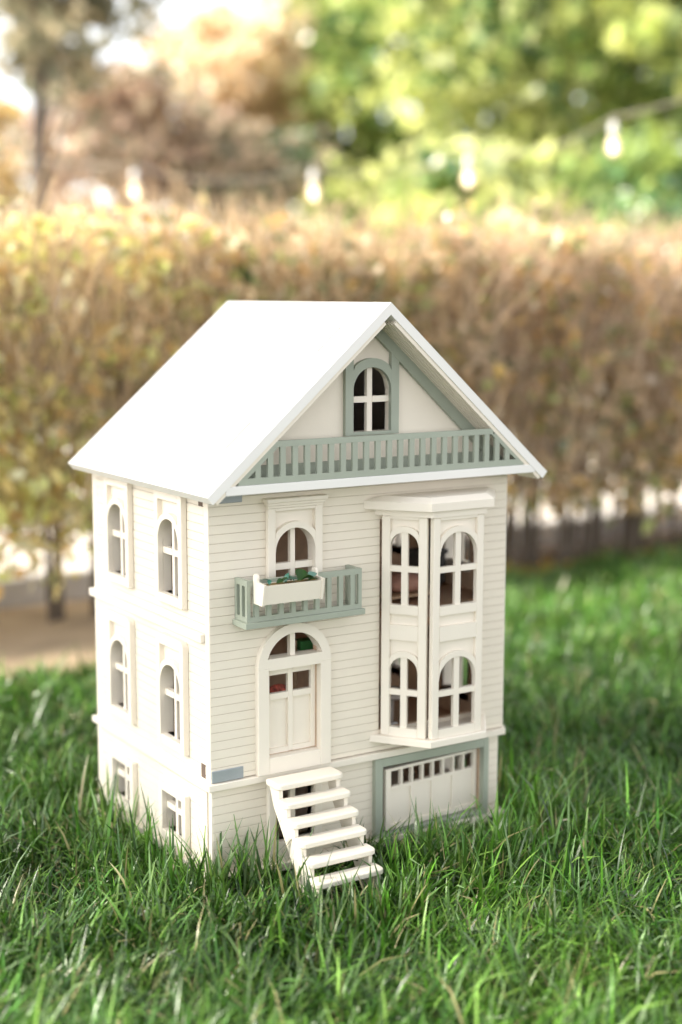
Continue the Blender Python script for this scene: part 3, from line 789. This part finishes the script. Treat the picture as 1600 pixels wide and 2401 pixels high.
dh = np.maximum(np.maximum(-x, x-W), np.maximum(-y, y-D))
near = (dh < .03) & (dh > 0)
h[under_steps] *= .45
toward = near & ((-.4 < x) & (x < .9))
# blades beside the walls lean away from them
outx = np.where(x < 0, -1, np.where(x > W, 1, 0)); outy = np.where(y < 0, -1, np.where(y > D, 1, 0))
az[near] = np.arctan2(outy[near], outx[near])+RN.normal(0, .9, near.sum())
front = (y < 0) & (y > -.10) & (x > -.02) & (x < W); gar = (y < 0) & (y > -.09) & (x > .20) & (x < W+.02); h[gar] *= .80; h[front & ~under_steps & ~gar] *= .95
V1 = blades(x, y, h, wd, az, lean, curl, grass_tint(n, x, y))
# tall upright tufts
tx, ty = [], []
for (cx, cy, r, k) in ((-.020, -.030, .028, 44), (.020, -.040, .030, 40), (.055, -.050, .020, 22), (-.05, .08, .05, 46), (-.05, .22, .06, 60), (.06, -.10, .02, 14), (.255, -.10, .03, 22), (.37, -.09, .05, 26), (.46, -.06, .04, 30), (.115, -.190, .035, 16), (.07, -.19, .02, 24), (.17, -.17, .02, 12), (.50, .05, .05, 60), (.20, -.11, .02, 14),
                       (.30, -.16, .08, 90), (-.12, -.05, .06, 60), (.05, -.22, .08, 60), (.55, .2, .06, 50), (-.05, .40, .05, 40), (.42, -.2, .08, 70)):
    tx.append(RN.normal(cx, r*.6, k)); ty.append(RN.normal(cy, r*.6, k))
tx.append(RN.uniform(.045, .195, 190)); ty.append(RN.uniform(-.205, -.140, 190))
tx = np.concatenate(tx); ty = np.concatenate(ty)
ok = ~((tx > -.008) & (tx < W+.008) & (ty > -.014) & (ty < D+.008)) & ~((np.abs(tx-DC) < .052) & (ty > -.16) & (ty < 0))
tx, ty = tx[ok], ty[ok]; n = len(tx)
V2 = blades(tx, ty, np.where((ty < -.155) & (np.abs(tx-.12) < .075), RN.uniform(.045, .075, n), RN.uniform(.055, .110, n)), RN.uniform(.0025, .0048, n), RN.uniform(0, 6.28, n), np.abs(RN.normal(.16, .14, n)), np.abs(RN.normal(.45, .3, n)), grass_tint(n, tx, ty), 6)
off = len(V1[0])
GRASSM = mat('grass_blade', (.1, .2, .05), .34, attr='tint', trans=.24, spec=.55)
vv = np.concatenate([V1[0], V2[0]]); qq = np.concatenate([V1[1], V2[1]+off]); cc = np.concatenate([V1[2], V2[2]])
tag(link('lawn_grass', raw_mesh('lawn_grass', vv, qq, GRASSM, cc, smooth=True)), 'long soft green grass of the lawn around the dollhouse', 'grass', kind='stuff')

# ------------------------------------------------------------------ leaf and twig clouds
def leaf_cloud(P, size, tint, up=.3):
    """one small folded leaf at each point"""
    n = len(P); d = RN.normal(0, 1, (n, 3)); d /= np.linalg.norm(d, axis=1)[:, None]
    a = np.cross(d, RN.normal(0, 1, (n, 3))); a /= np.linalg.norm(a, axis=1)[:, None]; nn = np.cross(d, a)
    s = (size*np.clip(np.exp(RN.normal(0, .30, n)), .4, 1.7))[:, None]
    v = np.stack([P-d*s*.5, P+a*s*.28+nn*s*.08, P+d*s*.5, P-a*s*.28+nn*s*.08], 1).reshape(-1, 3)
    q = np.arange(n*4).reshape(n, 4)
    return v, q, np.repeat(tint, 4, 0)
def twig_cloud(A, B, r, tint):
    """three-sided tapering sticks from A to B"""
    n = len(A); d = B-A; d /= np.linalg.norm(d, axis=1)[:, None]+1e-9
    a = np.cross(d, np.array([.3, .5, .81])); a /= np.linalg.norm(a, axis=1)[:, None]+1e-9; b_ = np.cross(d, a)
    ring = [np.cos(2*math.pi*k/3)*a+np.sin(2*math.pi*k/3)*b_ for k in range(3)]
    v = np.stack([A+g*r[:, None] for g in ring]+[B+g*r[:, None]*.35 for g in ring], 1).reshape(-1, 3)
    k = (np.arange(n)*6)[:, None]; q = np.stack([np.concatenate([k+i, k+(i+1) % 3, k+3+(i+1) % 3, k+3+i], 1) for i in range(3)], 1).reshape(-1, 4)
    return v, q, np.repeat(tint, 6, 0)
LEAFM = mat('leaf', (.1, .2, .05), .27, attr='tint', trans=.48, spec=.6)
TWIGM = mat('twig', (.2, .15, .1), .8, attr='tint')
BARK = mat('bark', (.13, .10, .075), .9, .3, 40, .8, 90, stretch=(6, 6, 1))
def pick(pal, n, var=.25):
    pal = np.array([p[1:] for p in pal]); return pal
def tints(pal, n, var=.25):
    """pal: list of (weight, r, g, b)"""
    w_ = np.array([p[0] for p in pal], float); w_ /= w_.sum(); c = np.array([p[1:] for p in pal])
    return np.clip(c[RN.choice(len(pal), n, p=w_)]*RN.uniform(1-var, 1+var, (n, 1)), .01, .95)

# hedge: one shrub = stems, twigs, leaves
def shrub_meshes(pal_leaf, pal_twig, nleaf, ntwig, Wd=.50, Dp=.46, H=.93, z0=.17, lsize=.038, ns=6):
    sm = MB(); tips = []
    for k in range(ns):
        bx, by = R.uniform(-.20, .20), R.uniform(-.06, .06); tx_, ty_ = bx*1.6+R.uniform(-.1, .1), R.uniform(-.15, .15)
        pts = [(bx, by, -.03), (bx+(tx_-bx)*.15+R.uniform(-.02, .02), by+(ty_-by)*.15, H*.25), (bx+(tx_-bx)*.5, by+(ty_-by)*.5, H*.5), (tx_, ty_, H*.85)]
        r0 = R.uniform(.006, .012); sm.tube(pts, [r0*1.2, r0, r0*.7, r0*.3], 7)
    n = ntwig
    A = np.stack([RN.uniform(-Wd/2, Wd/2, n), RN.uniform(-Dp/2, Dp/2, n), z0+(H-z0-.1)*RN.random(n)**.9], 1)
    dr = np.stack([RN.normal(0, .24, n), RN.normal(0, .24, n), RN.uniform(.5, 1.1, n)], 1); ln = RN.uniform(.10, .36, n)[:, None]
    B = A+dr/np.linalg.norm(dr, axis=1)[:, None]*ln
    top = H+.05*RN.normal(0, 1, n)-.02; B[:, 2] = np.minimum(B[:, 2], top)
    tw = twig_cloud(A, B, RN.uniform(.0014, .0032, n), tints(pal_twig, n))
    m_ = nleaf
    u = RN.uniform(-Wd/2-.04, Wd/2+.04, m_); v_ = RN.uniform(-1, 1, m_); v_ = np.sign(v_)*np.abs(v_)**.6*Dp/2
    zz = z0+(H-.06-z0)*RN.random(m_)+.035*RN.normal(0, 1, m_)
    clump = vnoise(u*1+zz*.7, zz, .10, R.randint(0, 999)); keep = clump > RN.random(m_)*.45+.24
    P = np.stack([u, v_, zz], 1)[keep]
    lf = leaf_cloud(P, lsize, tints(pal_leaf, len(P)))
    return sm.mesh('stem', BARK), raw_mesh('twigs', tw[0], tw[1], TWIGM, tw[2]), raw_mesh('leaves', lf[0], lf[1], LEAFM, lf[2])
TW_B = [(3, .54, .38, .25), (2, .66, .49, .34), (1, .26, .18, .13)]
TW_G = [(3, .52, .37, .22), (2, .60, .45, .28), (1.3, .34, .24, .14)]
GOLD_BACKLIT = [(.8, .30, .30, .10), (4, .84, .70, .34), (2, .80, .54, .22), (4, .72, .74, .28), (2.5, .86, .80, .56)]  # golden leaves, lightened so the colour carries the backlight on the left hedge
MIXD = [(3, .80, .63, .41), (2, .58, .42, .26), (2, .42, .44, .17), (1.2, .76, .47, .17), (1.6, .13, .17, .08), (1, .84, .70, .50)]
BRWN = [(4, .72, .52, .32), (2, .56, .38, .23), (2.2, .46, .50, .18), (1.8, .84, .54, .16), (1.1, .12, .17, .07), (1.4, .84, .70, .54)]
KINDS = {'gold_backlit': [shrub_meshes(GOLD_BACKLIT, TW_G, 5000, 900, ns=7) for _ in range(2)], 'mixed': [shrub_meshes(MIXD, TW_G, 5400, 1200) for _ in range(2)], 'brown': [shrub_meshes(BRWN, TW_B, 5000, 1300, z0=.19, ns=12) for _ in range(3)]}
OUT = {'gold_backlit': 'golden hedge shrub, backlight painted into its leaves, beyond the left edge of the photo', 'brown': 'dull brown hedge shrub beyond the right edge of the photo'}
LAB = {2: 'golden hedge shrub, backlight painted into its leaves, half cut off by the left edge of the photo', 3: 'golden hedge shrub, backlight painted into its leaves, with bare trunks showing just left of the dollhouse', 4: 'tawny hedge shrub rising behind the left slope of the roof',
       5: 'tawny hedge shrub rising behind the ridge and the gable peak', 6: 'brown twiggy hedge shrub just right of the gable', 7: 'brown twiggy hedge shrub second from the right edge, over the fallen leaves', 8: 'brown twiggy hedge shrub cut by the right edge of the photo'}
for k in range(1, 10):
    x = -.62+.37*k; kd = 'gold_backlit' if x < .62 else ('mixed' if x < 1.25 else 'brown')
    ms = KINDS[kd][k % len(KINDS[kd])]
    o = tag(empty('hedge_shrub', (x, 1.56+R.uniform(-.03, .03), GZ)), LAB.get(k) or OUT[kd], 'shrub', 'shrubs of the clipped hedge' if k in LAB else kd+' hedge shrubs outside the photo')
    o.rotation_euler = (0, 0, R.choice((0, math.pi))); o.scale = (1, 1, R.uniform(.985, 1.015))
    link('stem', ms[0], o); tw = link('twigs', ms[1], o); tw['kind'] = 'stuff'; lf = link('leaves', ms[2], o); lf['kind'] = 'stuff'

# fallen leaves under the hedge; those on the lawn stand in for sunlit grass
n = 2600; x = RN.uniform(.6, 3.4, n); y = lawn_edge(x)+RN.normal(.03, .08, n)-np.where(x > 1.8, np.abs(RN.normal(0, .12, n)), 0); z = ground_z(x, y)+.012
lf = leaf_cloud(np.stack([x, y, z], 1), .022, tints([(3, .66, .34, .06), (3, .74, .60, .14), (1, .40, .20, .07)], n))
tag(link('fallen_leaves_sun_strip', raw_mesh('fallen_leaves_sun_strip', lf[0], lf[1], LEAFM, lf[2])), 'orange and yellow fallen leaves along the foot of the hedge, on the lawn standing in for a sunlit strip', 'leaves', kind='stuff')

# ------------------------------------------------------------------ trees beyond the hedge
def at(px, d):
    s = (px-800)/3426*d
    return CAM.x+s*_r.x+d*math.sin(YAW), CAM.y+s*_r.y+d*math.cos(YAW)
def zof(py, d): return CAM.z+(697-py)/3426*d
def tree(name, label, cat, loc, height, crown, lobes, pal, nleaf, lsize, trunk_r, limbs=9, group=None, bark=BARK, spread_=.16, trunk_top=.8):
    """crown: (cx, cy, z, rx, ry, rz) about the trunk; leaves gather in clusters on and in the lobes"""
    root = tag(empty(name, (*loc, GZ+.03)), label, cat, group)
    b = MB(); cx, cy, cz, rx, ry, rz = crown
    top = Vector((cx*.7, cy*.7, min(height*trunk_top, cz+rz*.5)))
    pts = [Vector((0, 0, -.1)), Vector((R.uniform(-.03, .03), R.uniform(-.03, .03), top.z*.35)), top*.7+Vector((R.uniform(-.05, .05), 0, 0)), top]
    b.tube(pts, [trunk_r*1.25, trunk_r, trunk_r*.7, trunk_r*.25], 9)
    cent = []
    for k in range(lobes):
        a = R.uniform(0, 6.283); u = R.uniform(-1, 1); q = R.uniform(.35, 1)
        h_ = math.sqrt(1-u*u); cent.append(Vector((cx+rx*q*h_*math.cos(a), cy+ry*q*h_*math.sin(a), cz+rz*q*u)))
    for c in cent[:limbs]:
        s0 = pts[1].lerp(top, R.uniform(.1, .9)); mid = s0.lerp(c, .5)+Vector((0, 0, .06))
        b.tube([s0, mid, c], [trunk_r*.24, trunk_r*.15, trunk_r*.05], 5, cap=False)
    b.build('trunk', bark, root)
    C = np.array([list(c) for c in cent]); per = nleaf//lobes; P = []; T = []
    pl = np.array([p[1:] for p in pal]); wt = np.array([p[0] for p in pal], float); wt /= wt.sum()
    for c in C:
        r = spread_*RN.uniform(.7, 1.4)
        q = RN.normal(0, 1, (per, 3)); q = q/np.linalg.norm(q, axis=1)[:, None]*(RN.random(per)**.45)[:, None]*r*np.array([1.15, 1.15, .75]); P.append(c+q)
        T.append(np.clip((.38*pl[RN.choice(len(pl), p=wt)]+.62*pl[RN.choice(len(pl), per, p=wt)])*RN.uniform(.75, 1.25, (per, 1)), .01, .95))
    P = np.concatenate(P); T = np.concatenate(T)
    v = leaf_cloud(P, lsize, T)
    o = link('crown', raw_mesh('crown', v[0], v[1], LEAFM, v[2]), root); o['kind'] = 'stuff'
    return root
GREEN = [(2, .40, .50, .12), (3, .72, .74, .26), (2.2, .06, .14, .06), (1, .22, .36, .11), (1.2, .84, .84, .44)]  # palest and darkest leaf tones stand in for sun glints and shaded hollows
DEEP = [(3, .09, .19, .10), (2, .18, .32, .12), (1.8, .54, .62, .20)]
PEACH = [(3, .86, .68, .46), (2, .90, .78, .60), (1, .76, .54, .32)]
OLIVE = [(3, .26, .24, .15), (2, .15, .16, .10), (1.5, .50, .40, .25)]
MAUVE = [(3, .68, .52, .42), (1.5, .46, .34, .28), (2, .80, .64, .46), (.7, .20, .28, .18)]
YELL = [(2, .70, .58, .26), (3, .80, .58, .34), (1, .44, .46, .18)]
DBARK = mat('dark_bark', (.06, .045, .035), .9, .3, 40, .8, 90, stretch=(6, 6, 1))
PBARK = mat('pale_bark', (.45, .34, .24), .9, .2, 40, .6, 90, stretch=(6, 6, 1))
tree('broadleaf_tree', 'large bright green broadleaf tree filling the upper right', 'tree', at(1230, 8.2), 4.6, (0, 0, 2.35, 1.25, 1.1, 1.65), 150, GREEN, 15000, .09, .10, 26, spread_=.24)
tree('broadleaf_tree', 'darker green tree at the upper right corner behind the bulb', 'tree', at(1720, 7.6), 4.2, (0, 0, 2.1, .85, .8, 1.6), 70, DEEP+GREEN[:2], 6000, .11, .09, 18, spread_=.22)
tree('broadleaf_tree', 'deep green tree at the centre just right of the peach coloured tree', 'tree', at(860, 9.6), 4.4, (0, 0, 2.4, .62, .8, 1.5), 64, DEEP+GREEN, 7000, .10, .09, 16, spread_=.24)
tree('laurel_bush', 'light green leafy bush below the right end of the bulb string', 'bush', at(1120, 6.6), 1.6, (0, 0, 1.0, .62, .4, .40), 46, GREEN, 3200, .095, .04, 12, spread_=.16)
tree('laurel_bush', 'deep green leafy bush at the right edge above the hedge', 'bush', at(1560, 6.4), 1.6, (0, 0, 1.0, .40, .4, .42), 34, DEEP+GREEN[:1], 3000, .085, .04, 12, spread_=.15)
tree('autumn_tree', 'peach coloured autumn tree with a sunlit pale trunk', 'tree', at(590, 9.4), 2.5, (0, 0, zof(190, 9.4), .56, .4, .50), 66, PEACH, 4300, .095, .045, 14, bark=PBARK, spread_=.14)
tree('pine_tree', 'dark thin olive tree at the upper left corner', 'tree', at(105, 6.8), 3.1, (.10, 0, 2.06, .44, .4, .50), 44, OLIVE, 1600,   .075, .045, 22, spread_=.13, trunk_top=.97, bark=DBARK)
tree('autumn_shrub', 'mauve brown shrub left of the peach coloured tree', 'bush', at(300, 7.6), 1.9, (0, 0, zof(345, 7.6), .56, .4, .36), 60, MAUVE, 3200, .08, .03, 14, spread_=.15)
tree('autumn_shrub', 'mauve brown shrub under the peach coloured tree', 'bush', at(560, 7.9), 1.8, (0, 0, zof(425, 7.9), .52, .4, .24), 46, MAUVE+DEEP[:1], 2600, .08, .03, 14, spread_=.15)
tree('autumn_shrub', 'yellow shrub at the far left above the hedge', 'bush', at(-40, 7.9), 1.6, (0, 0, zof(390, 7.9), .38, .3, .34), 34, YELL, 2400, .075, .03, 12, spread_=.13)
# loose unseen tree added on the left to half shade the house and near lawn
tree('added_shade_tree', 'loose airy tree added unseen to the left of the lawn to shade the dollhouse', 'tree', (-2.85, .62), 3.3, (0, .05, 2.58, .75, 1.0, .80), 70, GREEN, 2700, .085, .06, 12, spread_=.30)
# far-off wood that closes the gaps near the horizon
P = []; T = []
for k in range(170):
    px = -700+3000*k/170+R.uniform(-30, 30); d = R.uniform(12.5, 15.5); x, y = at(px, d); z = R.uniform(.1, 1.75 if px > 650 else 1.45)
    q = RN.normal(0, .26, (110, 3)); P.append(np.array([x, y, z])+q)
    T.append(tints(MAUVE+YELL if px < 680 else GREEN+DEEP, 110))
v = leaf_cloud(np.concatenate(P), .12, np.concatenate(T))
tag(link('far_wood', raw_mesh('far_wood', v[0], v[1], LEAFM, v[2])), 'blurred far wood beyond the trees, brown on the left and green on the right', 'wood', kind='stuff')

# ------------------------------------------------------------------ string of lit bulbs
SOCK = mat('pale_socket', (.50, .50, .49), .5)
gl = bpy.data.materials.new('glowing_bulb_glass'); gl.use_nodes = True
gb = gl.node_tree.nodes['Principled BSDF']; gb.inputs['Base Color'].default_value = (.9, .8, .6, 1); gb.inputs['Roughness'].default_value = .15
gb.inputs['Emission Color'].default_value = (1, .80, .50, 1); gb.inputs['Emission Strength'].default_value = .30
_t = gl.node_tree.nodes.new('ShaderNodeBsdfTransparent'); _m = gl.node_tree.nodes.new('ShaderNodeMixShader'); _m.inputs[0].default_value = .52
gl.node_tree.links.new(_t.outputs[0], _m.inputs[1]); gl.node_tree.links.new(gb.outputs[0], _m.inputs[2]); gl.node_tree.links.new(_m.outputs[0], gl.node_tree.nodes['Material Output'].inputs[0])
gb.inputs['Base Color'].default_value = (.62, .50, .32, 1)
fl = bpy.data.materials.new('filament'); fl.use_nodes = True
fb = fl.node_tree.nodes['Principled BSDF']; fb.inputs['Emission Color'].default_value = (1, .85, .6, 1); fb.inputs['Emission Strength'].default_value = 3.5
CABLE = mat('cable_rubber', (.30, .26, .22), .7)
DB = 5.0
spots = [(325, 410, 5.1, 'leftmost glowing bulb of the string, in front of mauve shrubs'), (735, 410, 5.0, 'glowing bulb of the string hanging above the roof ridge'), (1090, 376, 4.9, 'glowing bulb of the string before the light green bush'), (1420, 300, 4.6, 'rightmost and highest glowing bulb of the string')]
hang = []
sk = MB().lathe([(0, 0), (.006, 0), (.012, -.006), (.0145, -.012), (.0145, -.042), (.012, -.046), (0, -.046)], 14).mesh('socket', SOCK)
gm_ = MB().lathe([(.010, -.045), (.011, -.052), (.018, -.066), (.0235, -.084), (.0235, -.096), (.018, -.110), (.009, -.117), (0, -.119)], 18).mesh('glass_bulb', gl)
cl_ = MB().lathe([(0, .016), (.0045, .016), (.0045, -.001), (0, -.001)], 8).mesh('clip', CABLE)
fm_ = MB().lathe([(0, -.070), (.004, -.074), (.0065, -.088), (.0065, -.098), (.003, -.106), (0, -.107)], 10).mesh('filament', fl)
for (px, py, d, lb) in spots:
    x, y = at(px, d); z = zof(py, d)
    o = tag(empty('light_bulb', (x, y, z)), lb, 'light bulb', 'bulbs on the string'); o.scale = (.86,)*3
    link('socket', sk, o); link('glass_bulb', gm_, o); link('filament', fm_, o); link('clip', cl_, o); hang.append(Vector((x, y, z+.016)))
ends = [hang[0]+(hang[0]-hang[1])*1.6+Vector((0, 0, .18))]+hang+[hang[-1]+(hang[-1]-hang[-2])*1.4+Vector((0, 0, .15))]
pts = []
for a, c in zip(ends[:-1], ends[1:]):
    for k in range(8):
        q = k/8; pts.append(a.lerp(c, q)-Vector((0, 0, .05*4*q*(1-q))))
pts.append(ends[-1])
tag(MB().tube(pts, [.0020]*len(pts), 5).build('string_cable', CABLE), 'thin sagging cable that carries the glowing bulbs', 'cable')
